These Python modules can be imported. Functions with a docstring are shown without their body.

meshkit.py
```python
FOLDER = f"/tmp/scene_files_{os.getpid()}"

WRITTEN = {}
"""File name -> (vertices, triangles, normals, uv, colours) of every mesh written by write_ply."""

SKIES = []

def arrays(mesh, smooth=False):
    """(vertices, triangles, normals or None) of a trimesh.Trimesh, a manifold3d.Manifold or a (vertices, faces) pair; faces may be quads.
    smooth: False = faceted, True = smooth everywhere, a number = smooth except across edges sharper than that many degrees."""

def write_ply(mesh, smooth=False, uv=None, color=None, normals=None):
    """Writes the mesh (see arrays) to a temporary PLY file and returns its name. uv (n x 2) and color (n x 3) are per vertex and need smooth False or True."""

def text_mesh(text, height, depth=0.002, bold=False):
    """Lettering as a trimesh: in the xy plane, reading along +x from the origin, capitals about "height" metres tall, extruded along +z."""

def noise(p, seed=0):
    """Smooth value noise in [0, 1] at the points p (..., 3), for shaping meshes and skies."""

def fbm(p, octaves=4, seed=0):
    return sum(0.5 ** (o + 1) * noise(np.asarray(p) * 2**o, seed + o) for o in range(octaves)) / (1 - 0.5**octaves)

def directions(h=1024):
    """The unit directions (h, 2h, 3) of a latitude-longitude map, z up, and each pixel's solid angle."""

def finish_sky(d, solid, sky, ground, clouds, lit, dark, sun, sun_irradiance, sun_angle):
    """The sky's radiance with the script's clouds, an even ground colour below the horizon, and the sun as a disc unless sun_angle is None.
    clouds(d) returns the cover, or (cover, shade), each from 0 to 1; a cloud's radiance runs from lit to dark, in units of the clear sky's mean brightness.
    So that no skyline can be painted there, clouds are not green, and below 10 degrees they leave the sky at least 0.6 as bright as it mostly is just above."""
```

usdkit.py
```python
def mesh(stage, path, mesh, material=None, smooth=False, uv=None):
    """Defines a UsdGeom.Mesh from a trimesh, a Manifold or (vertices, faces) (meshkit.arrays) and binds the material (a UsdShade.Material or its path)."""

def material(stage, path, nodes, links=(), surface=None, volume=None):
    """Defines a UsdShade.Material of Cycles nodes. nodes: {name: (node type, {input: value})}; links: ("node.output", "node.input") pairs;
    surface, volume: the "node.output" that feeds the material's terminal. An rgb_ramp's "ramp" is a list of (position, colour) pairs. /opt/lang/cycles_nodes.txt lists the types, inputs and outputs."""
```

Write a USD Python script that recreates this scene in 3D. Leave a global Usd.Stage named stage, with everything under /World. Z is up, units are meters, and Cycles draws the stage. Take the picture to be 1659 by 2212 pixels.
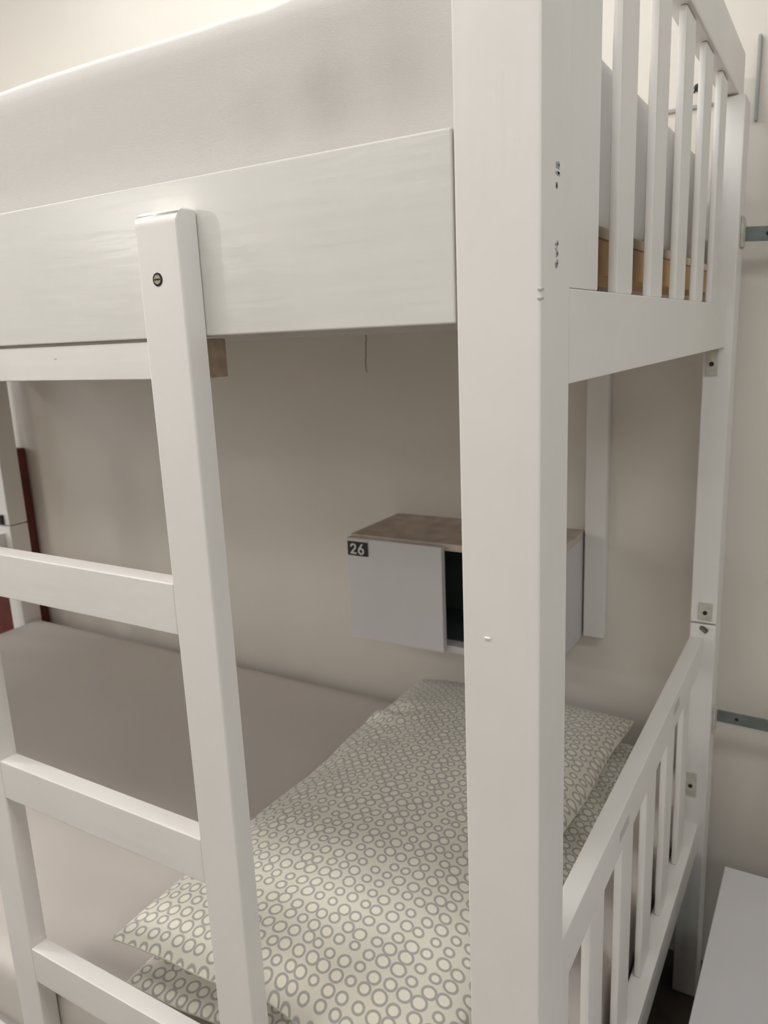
import math
import numpy as np
import trimesh
import usdkit, meshkit
from pxr import Usd, UsdGeom, UsdLux, Gf, Sdf

stage = Usd.Stage.CreateInMemory()
UsdGeom.SetStageUpAxis(stage, UsdGeom.Tokens.z)
UsdGeom.SetStageMetersPerUnit(stage, 1.0)
UsdGeom.Xform.Define(stage, '/World')
UsdGeom.Scope.Define(stage, '/World/Looks')

# ------------------------------------------------------------ camera
# origin: foot of the near bed post's outer corner; x along the bed (outward +), y into depth, z up
CAM = (0.185393, -0.53, 1.379668)
R = np.array([[0.8606013667, 0.5075775493, -0.0415971042],
              [0.0775099843, -0.2112688626, -0.9743498705],
              [-0.5033462923, 0.8353026393, -0.2211605997]])
cam = UsdGeom.Camera.Define(stage, '/World/camera')
rows = [R[0], -R[1], -R[2]]
M = Gf.Matrix4d(*[v for r in rows for v in (*map(float, r), 0.0)], *CAM, 1.0)
cam.AddTransformOp().Set(M)
cam.CreateHorizontalApertureAttr(36.0)
cam.CreateFocalLengthAttr(36.0 * 1664.218 / 1659.0)
cam.CreateClippingRangeAttr(Gf.Vec2f(0.02, 100.0))
cam.CreateFStopAttr(14.0)
cam.CreateFocusDistanceAttr(0.72)
cam.CreateExposureAttr(0.0)

# ------------------------------------------------------------ sky outside the window and lamps
dome = UsdLux.DomeLight.Define(stage, '/World/sky')
dome.CreateIntensityAttr(1.5)
dome.CreateColorAttr(Gf.Vec3f(0.86, 0.94, 1.0))


# the room's ceiling lamps: x, y, width, intensity, colour (each gets a fixture further down)
WARM, COOL = (1.0, 0.978, 0.95), (0.92, 1.0, 1.04)
LAMPS = [(-0.45, -0.45, 0.25, 16.0, WARM, 'nearest long ceiling lamp, over the ladder'),
         (1.2, -0.2, 0.25, 12.5, COOL, 'long ceiling lamp over the aisle right of the bed'),
         (1.25, -2.6, 0.75, 6.6, WARM, 'wide ceiling lamp behind the viewer, nearer the right wall'),
         (-2.3, -0.5, 0.25, 23.0, WARM, 'long ceiling lamp beyond the foot of the ladder side'),
         (-1.5, -2.6, 0.75, 8.2, WARM, 'wide ceiling lamp in the middle of the room, near the front wall'),
         (-0.9, 0.5, 0.25, 10.0, COOL, 'long ceiling lamp straight above the upper bunk')]
LZ = 2.62
for i, (x, y, wide, power, color, _) in enumerate(LAMPS):
    l = UsdLux.RectLight.Define(stage, '/World/lamp_glow' + (f'_{i:03d}' if i else ''))
    l.CreateWidthAttr(1.2)
    l.CreateHeightAttr(wide)
    l.CreateIntensityAttr(power)
    l.CreateColorAttr(Gf.Vec3f(*color))
    l.AddTranslateOp().Set(Gf.Vec3d(x, y, LZ))
GLOBE = (-3.60, -3.08, 2.16)
l = UsdLux.SphereLight.Define(stage, '/World/globe_glow')
l.CreateRadiusAttr(0.085)
l.CreateIntensityAttr(105.0)
l.CreateColorAttr(Gf.Vec3f(1.0, 0.97, 0.93))
l.AddTranslateOp().Set(Gf.Vec3d(*GLOBE))


# ------------------------------------------------------------ materials
def mat(name, color, rough=0.5, bump=0.0, bscale=60.0, stretch=(1, 1, 1), vary=0.0, vscale=6.0, metallic=0.0, spec=0.5, distance=0.002):
    c = np.array(color, float)
    nodes = {'p': ('principled_bsdf', {'roughness': rough, 'base_color': tuple(c), 'metallic': metallic, 'specular_ior_level': spec}),
             'g': ('geometry', {})}
    links = []
    if vary:
        nodes['vn'] = ('noise_texture', {'scale': vscale, 'detail': 4.0})
        nodes['vr'] = ('rgb_ramp', {'ramp': [(0.3, tuple(c * (1 - vary))), (0.7, tuple(np.minimum(c * (1 + vary), 0.95)))]})
        links += [('g.position', 'vn.vector'), ('vn.fac', 'vr.fac'), ('vr.color', 'p.base_color')]
    if bump:
        nodes['m'] = ('mapping', {'scale': stretch})
        nodes['n'] = ('noise_texture', {'scale': bscale, 'detail': 3.0})
        nodes['b'] = ('bump', {'strength': bump, 'distance': distance})
        links += [('g.position', 'm.vector'), ('m.vector', 'n.vector'), ('n.fac', 'b.height'), ('b.normal', 'p.normal')]
    return usdkit.material(stage, '/World/Looks/' + name, nodes, links, surface='p.BSDF')


WHITE = (0.775, 0.742, 0.705)
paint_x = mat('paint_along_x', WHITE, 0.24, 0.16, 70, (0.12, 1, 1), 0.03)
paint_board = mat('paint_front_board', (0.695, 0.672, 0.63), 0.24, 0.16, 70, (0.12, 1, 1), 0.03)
paint_y = mat('paint_along_y', WHITE, 0.34, 0.30, 55, (1, 0.12, 1), 0.03)
paint_z = mat('paint_along_z', WHITE, 0.36, 0.30, 55, (1, 1, 0.1), 0.03)
wall_paint = mat('wall_paint', (0.71, 0.65, 0.58), 0.8, 0.35, 26, vary=0.03, vscale=3.0)
room_paint = mat('room_paint', (0.78, 0.77, 0.73), 0.85)
ceiling_paint = mat('ceiling_paint', (0.82, 0.82, 0.79), 0.9)
floor_mat = mat('floor_dark', (0.075, 0.058, 0.045), 0.55, vary=0.25, vscale=9)
locker_white = mat('locker_laminate', (0.61, 0.585, 0.59), 0.45, vary=0.02)
dust_top = mat('dusty_top', (0.56, 0.48, 0.41), 0.75, vary=0.18, vscale=22)
dark_inside = mat('dark_inside', (0.05, 0.06, 0.058), 0.6)
sheet_mat = mat('grey_sheet', (0.62, 0.565, 0.52), 0.85, 0.35, 900, vary=0.015, vscale=4, distance=0.0006)
upper_sheet = mat('pale_sheet', (0.575, 0.545, 0.52), 0.85, 0.3, 900, vary=0.015, vscale=4, distance=0.0006)
raw_wood = mat('raw_pine', (0.44, 0.25, 0.09), 0.6, 0.3, 40, (1, 0.08, 1), 0.2, 12)
end_grain = mat('end_grain', (0.40, 0.31, 0.23), 0.8, vary=0.15, vscale=90)
ply = mat('pale_plywood', (0.60, 0.51, 0.40), 0.65, vary=0.1, vscale=8)
steel = mat('galvanised_strap', (0.18, 0.20, 0.19), 0.5, vary=0.15, vscale=60, metallic=0.35)
screw_steel = mat('screw_steel', (0.26, 0.235, 0.19), 0.4, metallic=0.9)
hole_dark = mat('hole_dark', (0.02, 0.017, 0.014), 0.8)
grey_mark = mat('grey_mark', (0.36, 0.36, 0.355), 0.7)
tape_mat = mat('worn_tape', (0.50, 0.48, 0.47), 0.6)
plate_grey = mat('grey_plate', (0.34, 0.34, 0.33), 0.5)
plate_mat = mat('painted_bracket', (0.52, 0.50, 0.43), 0.5, vary=0.2, vscale=70)
red_board = mat('red_brown_board', (0.13, 0.022, 0.014), 0.5, vary=0.25, vscale=15)
black_mat = mat('black_vinyl', (0.012, 0.012, 0.012), 0.45)
digit_mat = mat('digit_pale', (0.62, 0.62, 0.60), 0.5)
tape_clear = mat('label_backing', (0.55, 0.54, 0.48), 0.35)
crack_mat = mat('crack_dark', (0.30, 0.25, 0.21), 0.9)
frame_grey = mat('window_frame_white', (0.78, 0.78, 0.76), 0.4)
chip_mat = mat('paint_chip', (0.88, 0.87, 0.84), 0.5)


def pillow_material(name, shift):
    ring = (0.44, 0.42, 0.39)
    n = {'t': ('texture_coordinate', {}),
         'm': ('mapping', {'location': (shift, shift * 0.7, 0), 'scale': (48.0, 48.0, 48.0)}),
         'v': ('voronoi_texture', {'dimensions': '2D', 'feature': 'f1', 'scale': 1.0, 'randomness': 0.24}),
         'sc': ('separate_color', {}),
         'r': ('math', {'math_type': 'multiply_add', 'value2': 0.15, 'value3': 0.28}),
         'd': ('math', {'math_type': 'subtract'}),
         'a': ('math', {'math_type': 'absolute'}),
         'k': ('map_range', {'from_min': 0.05, 'from_max': 0.11, 'to_min': 1.0, 'to_max': 0.0, 'clamp': True}),
         'c': ('mix', {'color2': ring}),
         'i': ('map_range', {'from_min': -0.03, 'from_max': 0.03, 'to_min': 0.0, 'to_max': 1.0, 'clamp': True}),
         'ci': ('mix', {'color1': (0.88, 0.83, 0.71), 'color2': (0.79, 0.745, 0.64)}),
         'wn': ('noise_texture', {'scale': 700.0, 'detail': 2.0}),
         'b': ('bump', {'strength': 0.25, 'distance': 0.0006}),
         'p': ('principled_bsdf', {'roughness': 0.85, 'sheen_weight': 0.15})}
    l = [('t.UV', 'm.vector'), ('m.vector', 'v.vector'), ('v.color', 'sc.color'), ('sc.r', 'r.value1'),
         ('v.distance', 'd.value1'), ('r.value', 'd.value2'), ('d.value', 'a.value1'), ('a.value', 'k.value'),
         ('k.result', 'c.fac'), ('d.value', 'i.value'), ('i.result', 'ci.fac'), ('ci.color', 'c.color1'), ('c.color', 'p.base_color'), ('t.UV', 'wn.vector'), ('wn.fac', 'b.height'), ('b.normal', 'p.normal')]
    return usdkit.material(stage, '/World/Looks/' + name, n, l, surface='p.BSDF')


pillow_print = pillow_material('ring_print', 0.0)
pillow_print_low = pillow_material('ring_print_lower', 7.3)

# ------------------------------------------------------------ helpers
_used = {}


def path_for(name, parent='/World'):
    k = (parent, name)
    n = _used.get(k, 0)
    _used[k] = n + 1
    return f'{parent}/{name}' + (f'_{n:03d}' if n else '')


def tag(prim, label=None, cat=None, group=None, kind=None):
    for k, v in (('label', label), ('category', cat), ('group', group), ('kind', kind)):
        if v:
            prim.SetCustomDataByKey(k, v)
    return prim


def thing(name, label, cat, group=None):
    x = UsdGeom.Xform.Define(stage, path_for(name))
    return tag(x.GetPrim(), label, cat, group)


def obj(name, mesh, material, parent=None, smooth=30, uv=None, label=None):
    pp = '/World' if parent is None else str(parent.GetPath())
    m = usdkit.mesh(stage, path_for(name, pp), mesh, material, smooth=smooth, uv=uv).GetPrim()
    if label:
        m.SetCustomDataByKey('label', label)
    return m


def struct(name, mesh, material, parent=None):
    o = obj(name, mesh, material, parent, smooth=False)
    return tag(o, kind='structure') if parent is None else o


def box(x0, x1, y0, y1, z0, z1):
    m = trimesh.creation.box((x1 - x0, y1 - y0, z1 - z0))
    m.apply_translation(((x0 + x1) / 2, (y0 + y1) / 2, (z0 + z1) / 2))
    return m


def rbox(x0, x1, y0, y1, z0, z1, r=0.002, seg=2):
    """A box with rounded edges: hull of eight sphere octants."""
    r = min(r, (x1 - x0) / 2.01, (y1 - y0) / 2.01, (z1 - z0) / 2.01)
    a = np.linspace(0, math.pi / 2, seg + 1)
    o = np.array([(math.cos(t) * math.cos(p), math.sin(t) * math.cos(p), math.sin(p)) for p in a for t in a])
    pts = []
    for sx in (-1, 1):
        for sy in (-1, 1):
            for sz in (-1, 1):
                cx, cy, cz = (x1 - r if sx > 0 else x0 + r), (y1 - r if sy > 0 else y0 + r), (z1 - r if sz > 0 else z0 + r)
                pts.append(np.array([cx, cy, cz]) + r * o * [sx, sy, sz])
    return trimesh.convex.convex_hull(np.vstack(pts))


def cyl(p0, p1, r, n=20):
    return trimesh.creation.cylinder(radius=r, segment=[p0, p1], sections=n)


def tube(points, r, n=6):
    pts = np.asarray(points, float)
    return trimesh.util.concatenate([trimesh.creation.cylinder(radius=r, segment=[a, b], sections=n) for a, b in zip(pts[:-1], pts[1:])])


# ------------------------------------------------------------ the room
WY = 1.05          # face of the wall behind the bed
X0, X1, Y0, ZC = -4.6, 2.6, -3.9, 2.75
wb = struct('wall_back', box(X0 - .1, X1 + .1, WY, WY + .12, -.1, ZC + .1), wall_paint)
struct('wall_right', box(X1, X1 + .12, Y0 - .1, WY, -.1, ZC + .1), room_paint)
struct('wall_front', box(X0 - .1, X1 + .1, Y0 - .12, Y0, -.1, ZC + .1), room_paint)
struct('floor', box(X0 - .1, X1 + .1, Y0 - .1, WY, -.1, 0), floor_mat)
struct('ceiling', box(X0 - .1, X1 + .1, Y0 - .1, WY, ZC, ZC + .1), ceiling_paint)
# left wall with its window opening
wy0, wy1, wz0, wz1 = -1.6, 0.55, 0.95, 2.25
struct('wall_left', trimesh.util.concatenate([
    box(X0 - .12, X0, Y0 - .1, wy0, -.1, ZC + .1), box(X0 - .12, X0, wy1, WY, -.1, ZC + .1),
    box(X0 - .12, X0, wy0, wy1, -.1, wz0), box(X0 - .12, X0, wy0, wy1, wz1, ZC + .1)]), room_paint)
win = tag(UsdGeom.Xform.Define(stage, path_for('window_1')).GetPrim(), kind='structure')
for (a0, a1, b0, b1) in ((wy0, wy1, wz0, wz0 + .05), (wy0, wy1, wz1 - .05, wz1), (wy0, wy0 + .05, wz0 + .05, wz1 - .05),
                         (wy1 - .05, wy1, wz0 + .05, wz1 - .05), ((wy0 + wy1) / 2 - .025, (wy0 + wy1) / 2 + .025, wz0 + .05, wz1 - .05)):
    obj('window_frame', rbox(X0 - .09, X0 - .03, a0, a1, b0, b1), frame_grey, win)
# hairline crack in the plaster under the upper bunk
rng = np.random.default_rng(4)
cz = np.linspace(1.405, 1.30, 12)
cr = np.stack([-0.797 + np.cumsum(rng.normal(0, .0016, 12)), np.full(12, WY - .0002), cz], 1)
obj('plaster_crack', tube(cr, 0.0012, 5), crack_mat, wb, label='hairline crack in the plaster')


for x, y, wide, _, _, label in LAMPS:
    t = thing('ceiling_lamp', label, 'ceiling lamp', 'ceiling lamps of the dorm room')
    obj('housing', rbox(x - .63, x + .63, y - wide / 2 - .03, y + wide / 2 + .03, LZ + .004, LZ + .06, .01), frame_grey, t)
    obj('hanger', cyl((x, y, LZ + .06), (x, y, ZC), .012), frame_grey, t)
t = thing('globe_lamp', 'small hanging globe lamp in the far corner of the room', 'lamp')
obj('cord', cyl((GLOBE[0], GLOBE[1], GLOBE[2] + .10), (GLOBE[0], GLOBE[1], ZC), .004), black_mat, t)
obj('cap', cyl((GLOBE[0], GLOBE[1], GLOBE[2] + .088), (GLOBE[0], GLOBE[1], GLOBE[2] + .12), .03), frame_grey, t)

# ------------------------------------------------------------ the bunk bed
BL, BD = -2.19, 1.004          # far (foot) end and depth of the bed
bed = thing('bunk_bed', 'white painted wooden bunk bed with slatted ends against the wall', 'bunk bed')
P = .065
obj('post', rbox(-P, 0, 0, P, 0, 1.739, .0025), paint_z, bed)
for x0, x1 in ((-.034, .012), (BL, BL + P)):
    obj('post', rbox(x0, x1, BD - P - .001, BD, 0, .829, .003), paint_z, bed)
    obj('post', rbox(x0, x1, BD - P - .001, BD, .8315, 1.737, .003), paint_z, bed)
obj('post', rbox(BL, BL + P, 0, P, 0, 1.739, .0025), paint_z, bed)
# upper long boards and the batten under the front one
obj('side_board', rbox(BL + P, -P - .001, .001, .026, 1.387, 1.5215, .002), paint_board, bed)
obj('side_board', rbox(BL + P, -.0345, BD - .026, BD - .001, 1.387, 1.5215, .002), paint_x, bed)
obj('batten', rbox(BL + P, -.32, .003, .033, 1.349, 1.3848, .0015), paint_x, bed)
obj('batten_end', rbox(-.3205, -.3194, .0035, .0325, 1.3495, 1.3843, .0005), end_grain, bed, label='bare brownish end of the batten')
# lower long rails
obj('side_rail', rbox(BL + P, -P - .001, .001, .026, .03, .355, .002), paint_x, bed)
obj('side_rail', rbox(BL + P, -.035, BD - .026, BD - .001, .32, .44, .002), paint_x, bed)


def end_frame(xo, s):
    """Both ends: xo is the outer face, s the direction (+1 outward to +x)."""
    xa, xb = sorted((xo, xo - s * .026))
    slat = sorted((xo - s * .005, xo - s * .0145))
    low = sorted((xo - s * .0145, xo - s * .025))
    yb = BD - P
    obj('end_rail', rbox(xa, xb, P, yb, 1.338, 1.410, .0015), paint_y, bed)
    obj('top_rail', rbox(xa - .004, xb, .0, BD, 1.7395, 1.815, .004), paint_y, bed)
    obj('end_stile', rbox(slat[0], slat[1] + (.004 if s > 0 else 0), P, .144, 1.4102, 1.7393, .0015), paint_z, bed)
    for k in range(5):
        y = .223 + .1435 * k
        obj('slat', rbox(slat[0], slat[1], y, y + .061, 1.4102, 1.7393, .003), paint_z, bed)
    obj('end_rail', rbox(*sorted((xo - s * .033, xo - s * .009)), P, yb, .746, .803, .002), paint_y, bed)
    obj('end_rail', rbox(xa - .004, xb, P, yb, .345, .408, .002), paint_y, bed)
    obj('end_stile', rbox(low[0], low[1], P, .134, .4082, .7458, .0015), paint_z, bed)
    for k in range(5):
        y = .211 + .145 * k
        obj('slat', rbox(low[0], low[1], y, y + .062, .4082, .7458, .003), paint_z, bed)


end_frame(0.0, 1)
end_frame(BL, -1)
# bare pine cross slats and the thin board that carries each mattress
for zb, zt in ((1.43, 1.465), (.325, .35)):
    for k in range(11):
        x = -.092 - .199 * k
        obj('cross_slat', rbox(x, x + .06, .027, BD - .027, zb, zt, .002), raw_wood, bed, label='bare pine cross slat' if zb > 1 else None)
    obj('bed_base', rbox(BL + .03, -.03, .027, BD - .027, zt, zt + .011, .002), ply, bed)


def bolt(x, y, z, r, ax, parent, label=None):
    d = np.array(ax, float)
    p = np.array([x, y, z])
    h = obj('screw_hole', cyl(p - d * .004, p + d * .0004, r), hole_dark, parent, label=label)
    obj('screw_head', trimesh.util.concatenate([cyl(p - d * .002, p + d * .0007, r * .62)]), screw_steel, h)


# small painted metal brackets on the back post, with their screws
for (x, z, h, w) in ((-.008, .838, .034, .024), (-.018, .468, .05, .022), (-.019, 1.290, .045, .02)):
    b = obj('bracket', rbox(x - w / 2, x + w / 2, BD - P - .004, BD - P - .0008, z, z + h, .001), plate_mat, bed, label='small painted metal bracket')
    bolt(x, BD - P - .004, z + h * .45, .004, (0, -1, 0), bed) if False else obj('screw_head', cyl((x, BD - P - .002, z + h * .45), (x, BD - P - .0052, z + h * .45), .004), hole_dark, b)
obj('bolt', cyl((-.014, BD - P + .002, .822), (-.004, BD - P - .006, .818), .005), screw_steel, bed, label='dark bolt at the post joint')
obj('clamp', rbox(BL + .004, BL + .042, BD - P - .012, BD - P - .0008, .834, .866, .003), black_mat, bed, label='small black clamp on the foot post')
# marks on the near post's end face: pencil marks, holes and chips
for (y, z, w, h) in ((.033, 1.4915, .006, .004), (.0335, 1.4868, .007, .003), (.031, 1.478, .006, .0025), (.0325, 1.4405, .006, .006), (.0325, 1.4335, .006, .007), (.033, 1.4255, .006, .005)):
    r_ = np.random.default_rng(int(z * 1e5))
    bits = [rbox(-.0005, .0003, y + a - u, y + a + u, z + b - t_, z + b + t_, .0003) for a, b, u, t_ in zip(r_.normal(0, w / 4, 4), r_.normal(0, h / 4, 4), r_.uniform(.0010, .0022, 4), r_.uniform(.0009, .0020, 4))]
    obj('pencil_mark', trimesh.util.concatenate(bits), grey_mark, bed, label='grey scuff mark on the post')
obj('nail_hole', cyl((-.006, .0725, 1.4122), (-.0046, .0725, 1.4122), .0016), hole_dark, bed)
for z in (1.4075, 1.4015):
    obj('paint_chip', rbox(-.003, .0003, -.0003, .005, z - .0008, z + .0008, .0003), tape_mat, bed)
obj('paint_chip', rbox(-.046, -.041, -.0009, .001, 1.1433, 1.1448, .0004), chip_mat, bed)
obj('knot', rbox(-.531, -.527, .0026, .004, 1.3716, 1.3724, .0003), tape_mat, bed)
# two worn strips of tape on the lower end rail
obj('tape', rbox(-.0096, -.0084, .655, .70, .774, .790, .0004), tape_mat, bed, label='worn grey tape on the rail')
obj('tape', rbox(-.0096, -.0084, .315, .36, .766, .780, .0004), tape_mat, bed, label='worn grey tape on the rail')

# ------------------------------------------------------------ ladder
lad = thing('ladder', 'white painted wooden ladder screwed to the front board of the bunk', 'ladder')


def stile(x0, x1):
    """Board with a rounded-over top front edge."""
    prof = [(0.0, 0.0), (-.024, 0.0), (-.024, 1.482)]
    prof += [(-.024 + .013 * (1 - math.cos(t)), 1.482 + .013 * math.sin(t)) for t in np.linspace(.2, math.pi / 2, 6)]
    prof += [(-.002, 1.495), (0.0, 1.493)]
    import shapely.geometry as sg
    poly = sg.Polygon(prof)
    m = trimesh.creation.extrude_polygon(poly, x1 - x0)
    v = m.vertices
    m.vertices = np.stack([v[:, 2] + x0, v[:, 0], v[:, 1]], 1)
    m.fix_normals()
    # soften the long front arrises with thin quarter-round hulls
    core = trimesh.convex.convex_hull(np.vstack([
        np.stack([np.clip(m.vertices[:, 0], x0 + .002, x1 - .002), m.vertices[:, 1], m.vertices[:, 2]], 1),
        np.stack([np.clip(m.vertices[:, 0], x0 + .0006, x1 - .0006), np.maximum(m.vertices[:, 1], -.0234), np.minimum(m.vertices[:, 2], 1.4945)], 1),
        np.stack([m.vertices[:, 0], np.maximum(m.vertices[:, 1], -.022), np.minimum(m.vertices[:, 2], 1.493)], 1)]))
    return core


st = obj('stile', stile(-.363, -.312), paint_z, lad)
st2 = obj('stile', stile(-.760, -.709), paint_z, lad)
for z in (1.1545, .872, .589, .306):
    obj('rung', rbox(-.7095, -.3625, -.0238, -.0004, z - .0535, z, .0018), paint_x, lad)


def ladder_screw(x):
    h = obj('screw_hole', cyl((x, -.020, 1.437), (x, -.0243, 1.437), .0058, 24), hole_dark, lad, label='countersunk screw hole')
    a = cyl((x, -.021, 1.437), (x, -.0247, 1.437), .0040, 20)
    obj('screw_head', a, screw_steel, h)
    obj('screw_slot', box(x - .0032, x + .0032, -.0250, -.0244, 1.4363, 1.4377), hole_dark, h)


ladder_screw(-.3405)
ladder_screw(-.7345)


# ------------------------------------------------------------ mattresses and pillows
def soft_box(x0, x1, y0, y1, z0, z1, r, nx, ny, nz):
    """A rounded box on an even grid (so that it can be displaced)."""
    sz = np.array([x1 - x0, y1 - y0, z1 - z0])
    c = np.array([x0 + x1, y0 + y1, z0 + z1]) / 2
    vs, fs, base = [], [], 0
    for ax in range(3):
        u, v = [k for k in range(3) if k != ax]
        nu, nv = (nx, ny, nz)[u], (nx, ny, nz)[v]
        gu, gv = np.meshgrid(np.linspace(-1, 1, nu + 1), np.linspace(-1, 1, nv + 1), indexing='ij')
        for s in (-1, 1):
            p = np.zeros((nu + 1, nv + 1, 3))
            p[..., ax], p[..., u], p[..., v] = s, gu, gv
            i, j = np.meshgrid(np.arange(nu), np.arange(nv), indexing='ij')
            q = np.stack([i * (nv + 1) + j, (i + 1) * (nv + 1) + j, (i + 1) * (nv + 1) + j + 1, i * (nv + 1) + j + 1], -1).reshape(-1, 4)
            if (s > 0) == (ax == 1):
                q = q[:, ::-1]
            vs.append(p.reshape(-1, 3))
            fs.append(np.vstack([q[:, [0, 1, 2]], q[:, [0, 2, 3]]]) + base)
            base += (nu + 1) * (nv + 1)
    p = np.vstack(vs) * sz / 2
    inner = np.clip(p, -(sz / 2 - r), sz / 2 - r)
    d = p - inner
    n = np.linalg.norm(d, axis=1, keepdims=True)
    p = inner + np.where(n > 1e-9, d / np.maximum(n, 1e-9) * np.minimum(np.max(np.abs(d), axis=1, keepdims=True), r), 0)
    m = trimesh.Trimesh(p + c, np.vstack(fs), process=True)
    m.merge_vertices()
    m.fix_normals()
    return m


low = soft_box(-2.125, -.036, .002, .995, .362, .497, .026, 90, 50, 8)
v = low.vertices.copy()
v[:, 2] += np.where(v[:, 2] > .45, (meshkit.fbm(v * [2.2, 2.6, 1], 3, 3) - .5) * .006, 0)
low.vertices = v
mt = thing('mattress', 'mattress on the lower bunk in a smooth grey fitted sheet', 'mattress')
obj('fitted_sheet', low, sheet_mat, mt, smooth=True)

up = soft_box(-2.12, -.05, .034, .97, 1.4765, 1.655, .02, 160, 40, 16)
v = up.vertices.copy()
fr = np.clip((.06 - v[:, 1]) / .03, 0, 1) * np.clip((v[:, 2] - 1.54) / .05, 0, 1)
env = np.exp(-((v[:, 0] + .20) / .09) ** 2)
fold = env * (np.sin((v[:, 0] + .3 * (v[:, 2] - 1.6)) * 85) * .5 + .6)
v[:, 1] -= fr * fold * .007
v[:, 1] -= fr * (meshkit.fbm(v * [3, 1, 6], 3, 8) - .35) * .004
v[:, 2] += np.clip((v[:, 2] - 1.60) / .05, 0, 1) * (meshkit.fbm(v * [4, 4, 1], 3, 5) - .5) * .010
up.vertices = v
mu = thing('mattress', 'mattress on the upper bunk in a pale creased sheet, behind the front board', 'mattress')
obj('fitted_sheet', up, upper_sheet, mu, smooth=True)


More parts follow.
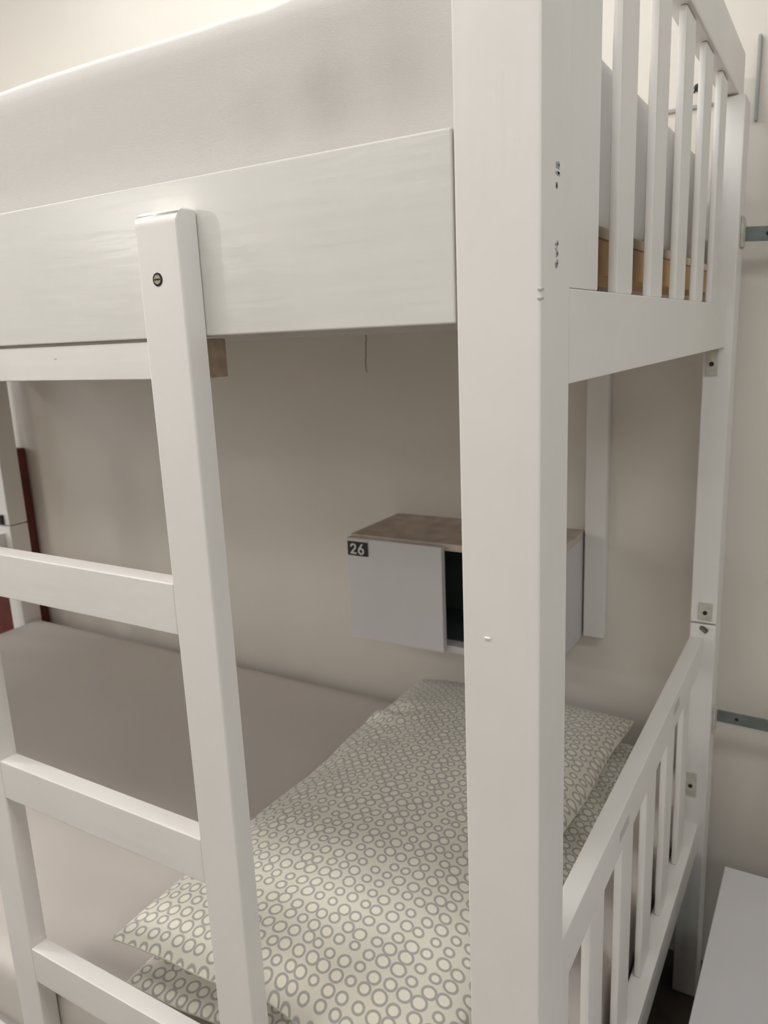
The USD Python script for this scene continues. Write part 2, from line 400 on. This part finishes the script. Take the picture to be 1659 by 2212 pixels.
def pillow(name, label, x0, x1, y0, y1, zc, tt, tb, material, seed, tilt=0.0, sag=0.0, folds=0.0):
    n1, n2 = 110, 170
    u, v = np.meshgrid(np.linspace(-1, 1, n1 + 1), np.linspace(-1, 1, n2 + 1), indexing='ij')
    w, h = (x1 - x0) / 2, (y1 - y0) / 2
    prof = lambda t: np.sqrt(np.clip(1 - np.abs(t) ** 2.4, 0, 1)) ** .95
    th = prof(u) * prof(v)
    # sides drawn slightly in between the pointed corners
    X = (x0 + x1) / 2 + u * w * (1 - .035 * (1 - v ** 2) ** 2 * np.abs(u)) + (meshkit.noise(np.stack([v * 3, u, u * 0 + seed], -1), seed) - .5) * .012
    Y = (y0 + y1) / 2 + v * h * (1 - .02 * (1 - u ** 2) * np.abs(v)) + (meshkit.noise(np.stack([u * 3, v, u * 0 + seed], -1), seed + 3) - .5) * .012
    p3 = np.stack([u * 1.6, v * 2.6, u * 0 + seed], -1)
    wr = (meshkit.fbm(p3 * 1.2, 4, seed) - .5)
    edge = np.clip(1 - (u + 1) / .62, 0, 1) * np.exp(-((v - .36) / .26) ** 2)
    ph = v * 21 - u * 4 + meshkit.noise(p3 * 2, seed + 9) * 5
    fo = folds * edge * np.clip((u + 1) / .10, 0, 1) * (np.sin(ph) + .5 * np.sin(ph * 1.7 + 1))
    cz = zc + tilt * u - sag * (u ** 2) * .5
    top = cz + th * tt + wr * th ** .5 * .016 + fo
    bot = cz - th * tb + wr * th * .006
    flange = .0015
    N = (n1 + 1) * (n2 + 1)
    V = np.vstack([np.stack([X, Y, top + flange], -1).reshape(-1, 3), np.stack([X, Y, bot - flange], -1).reshape(-1, 3)])
    i, j = np.meshgrid(np.arange(n1), np.arange(n2), indexing='ij')
    q = np.stack([i * (n2 + 1) + j, (i + 1) * (n2 + 1) + j, (i + 1) * (n2 + 1) + j + 1, i * (n2 + 1) + j + 1], -1).reshape(-1, 4)
    b = q[:, ::-1] + N
    ring = np.concatenate([np.arange(n2 + 1), (np.arange(1, n1 + 1)) * (n2 + 1) + n2, n1 * (n2 + 1) + np.arange(n2 - 1, -1, -1), np.arange(n1 - 1, 0, -1) * (n2 + 1)])
    r2 = np.roll(ring, -1)
    side = np.stack([ring, r2, r2 + N, ring + N], -1)
    q = np.vstack([q, b, side])
    F = np.vstack([q[:, [0, 1, 2]], q[:, [0, 2, 3]]])
    uv = np.stack([u * w, v * h], -1).reshape(-1, 2)
    uv = np.vstack([uv, uv + [5, 3]])
    t = thing(name, label, 'pillow', 'stacked ring-patterned pillows')
    obj('pillowcase', trimesh.Trimesh(V, F, process=False), material, t, smooth=True, uv=uv)
    return t


pillow('pillow', 'lower pillow of the stack, flattened beneath the other ring-patterned pillow', -.60, -.105, .035, .965, .533, .030, .030, pillow_print_low, 5)
pillow('pillow', 'upper pillow with a grey ring print and creases, on top of the stack', -.622, -.138, .042, .950, .598, .050, .026, pillow_print, 2, sag=.012, folds=.017)

# ------------------------------------------------------------ wall locker by the head of the lower bunk
LX0, LX1, LY, LZ0, LZ1 = -.727, -.268, .838, .725, .962
lk = thing('wall_locker', 'small white locker numbered 26 on the wall above the pillows', 'locker')
T = .015
obj('top_panel', rbox(LX0, LX1, LY, WY, LZ1 - T, LZ1, .001), dust_top, lk, label='dusty brownish top of the locker')
obj('bottom_panel', rbox(LX0, LX1, LY, WY, LZ0, LZ0 + T, .001), locker_white, lk)
obj('side_panel', rbox(LX0, LX0 + T, LY, WY, LZ0 + T, LZ1 - T, .001), locker_white, lk)
obj('side_panel', rbox(LX1 - T, LX1, LY, WY, LZ0 + T, LZ1 - T, .001), locker_white, lk)
obj('back_panel', box(LX0 + T, LX1 - T, WY - .008, WY - .001, LZ0 + T, LZ1 - T), dark_inside, lk, smooth=False)
obj('inner_lining', box(LX0 + T, LX1 - T - .001, LY + .03, WY - .01, LZ0 + T, LZ0 + T + .003), dark_inside, lk, smooth=False)
obj('door', rbox(LX0 + .001, -.497, LY - .017, LY - .001, LZ0 + .004, LZ1 - .004, .0012), locker_white, lk)
pl = obj('number_plate', rbox(LX0 + .003, LX0 + .054, LY - .0195, LY - .0168, LZ1 - .043, LZ1 - .0115, .0006), black_mat, lk, label='black plate with pale number 26')
obj('label_tape', rbox(LX0 + .001, LX0 + .055, LY - .0183, LY - .0168, LZ1 - .0115, LZ1 - .0045, .0005), tape_clear, lk)
tm = meshkit.text_mesh('26', .022, .0012, bold=True)
v = tm.vertices - [tm.bounds[:, 0].mean(), tm.bounds[:, 1].mean(), 0]
tm.vertices = np.stack([v[:, 0] + LX0 + .0285, LY - .0196 - v[:, 2], v[:, 1] + LZ1 - .0272], 1)
tm.invert()
tm.fix_normals()
obj('digits', tm, digit_mat, pl, smooth=False)

# ------------------------------------------------------------ small things on the wall
tr = thing('wall_trunking', 'white vertical cable trunking on the wall right of the locker', 'trunking')
obj('cover', rbox(-.264, -.219, 1.028, WY, .730, 1.50, .003), paint_z, tr)
hk = thing('wall_hook', 'tiny black screw hook on the wall behind the upper slats', 'hook')
obj('base', cyl((-.081, WY, 1.786), (-.081, WY - .006, 1.786), .006), black_mat, hk)
obj('hook', tube([(-.081, WY - .004, 1.786), (-.081, WY - .022, 1.784), (-.081, WY - .026, 1.778), (-.083, WY - .022, 1.774)], .0016, 8), black_mat, hk)
cs = thing('cable_clip_strip', 'thin grey strip fixed to the wall below the black hook', 'strip')
obj('strip', rbox(-.14, -.055, WY - .005, WY, 1.752, 1.7585, .001), grey_mark, cs)
cp = thing('wall_plate', 'narrow upright grey metal plate on the wall right of the upper rail', 'plate')
obj('plate', rbox(.013, .019, WY - .010, WY, 1.715, 1.85, .002), plate_grey, cp)


def strap(z, label, dz):
    t = thing('metal_strap', label, 'metal strap', 'steel straps along the wall')
    x1 = .62
    a = rbox(.0125, x1, .994, .999, z - .012, z + .012, .001)
    v = a.vertices
    v[:, 2] += dz * (v[:, 0] - .012)
    a.vertices = v
    b = obj('bar', a, steel, t)
    obj('end_bracket', rbox(.0122, .0165, .96, .9938, z - .024, z + .026, .001), plate_mat, t)
    for x in (.052, .36):
        obj('bolt_hole', cyl((x, .9945, z + dz * (x - .012)), (x, .9935, z + dz * (x - .012)), .0035), hole_dark, b)
    return t


strap(1.527, 'grey steel strap high on the wall, fixed to the upper post', -.06)
strap(.622, 'grey steel strap with a bolt hole, fixed to the lower post', -.02)

pk = thing('wooden_board', 'dark red-brown board standing against the wall behind the bed foot', 'board')
obj('board', rbox(-2.80, -2.142, 1.015, 1.045, 0, 1.072, .004), red_board, pk)

# ------------------------------------------------------------ white bench-like box right of the bed
bx = thing('storage_box', 'low white box with a smooth lid beside the bed end', 'storage box')
obj('lid', rbox(.064, .60, -.25, .815, .398, .42, .002), locker_white, bx)
obj('body', rbox(.074, .59, -.24, .805, 0, .398, .002), locker_white, bx)
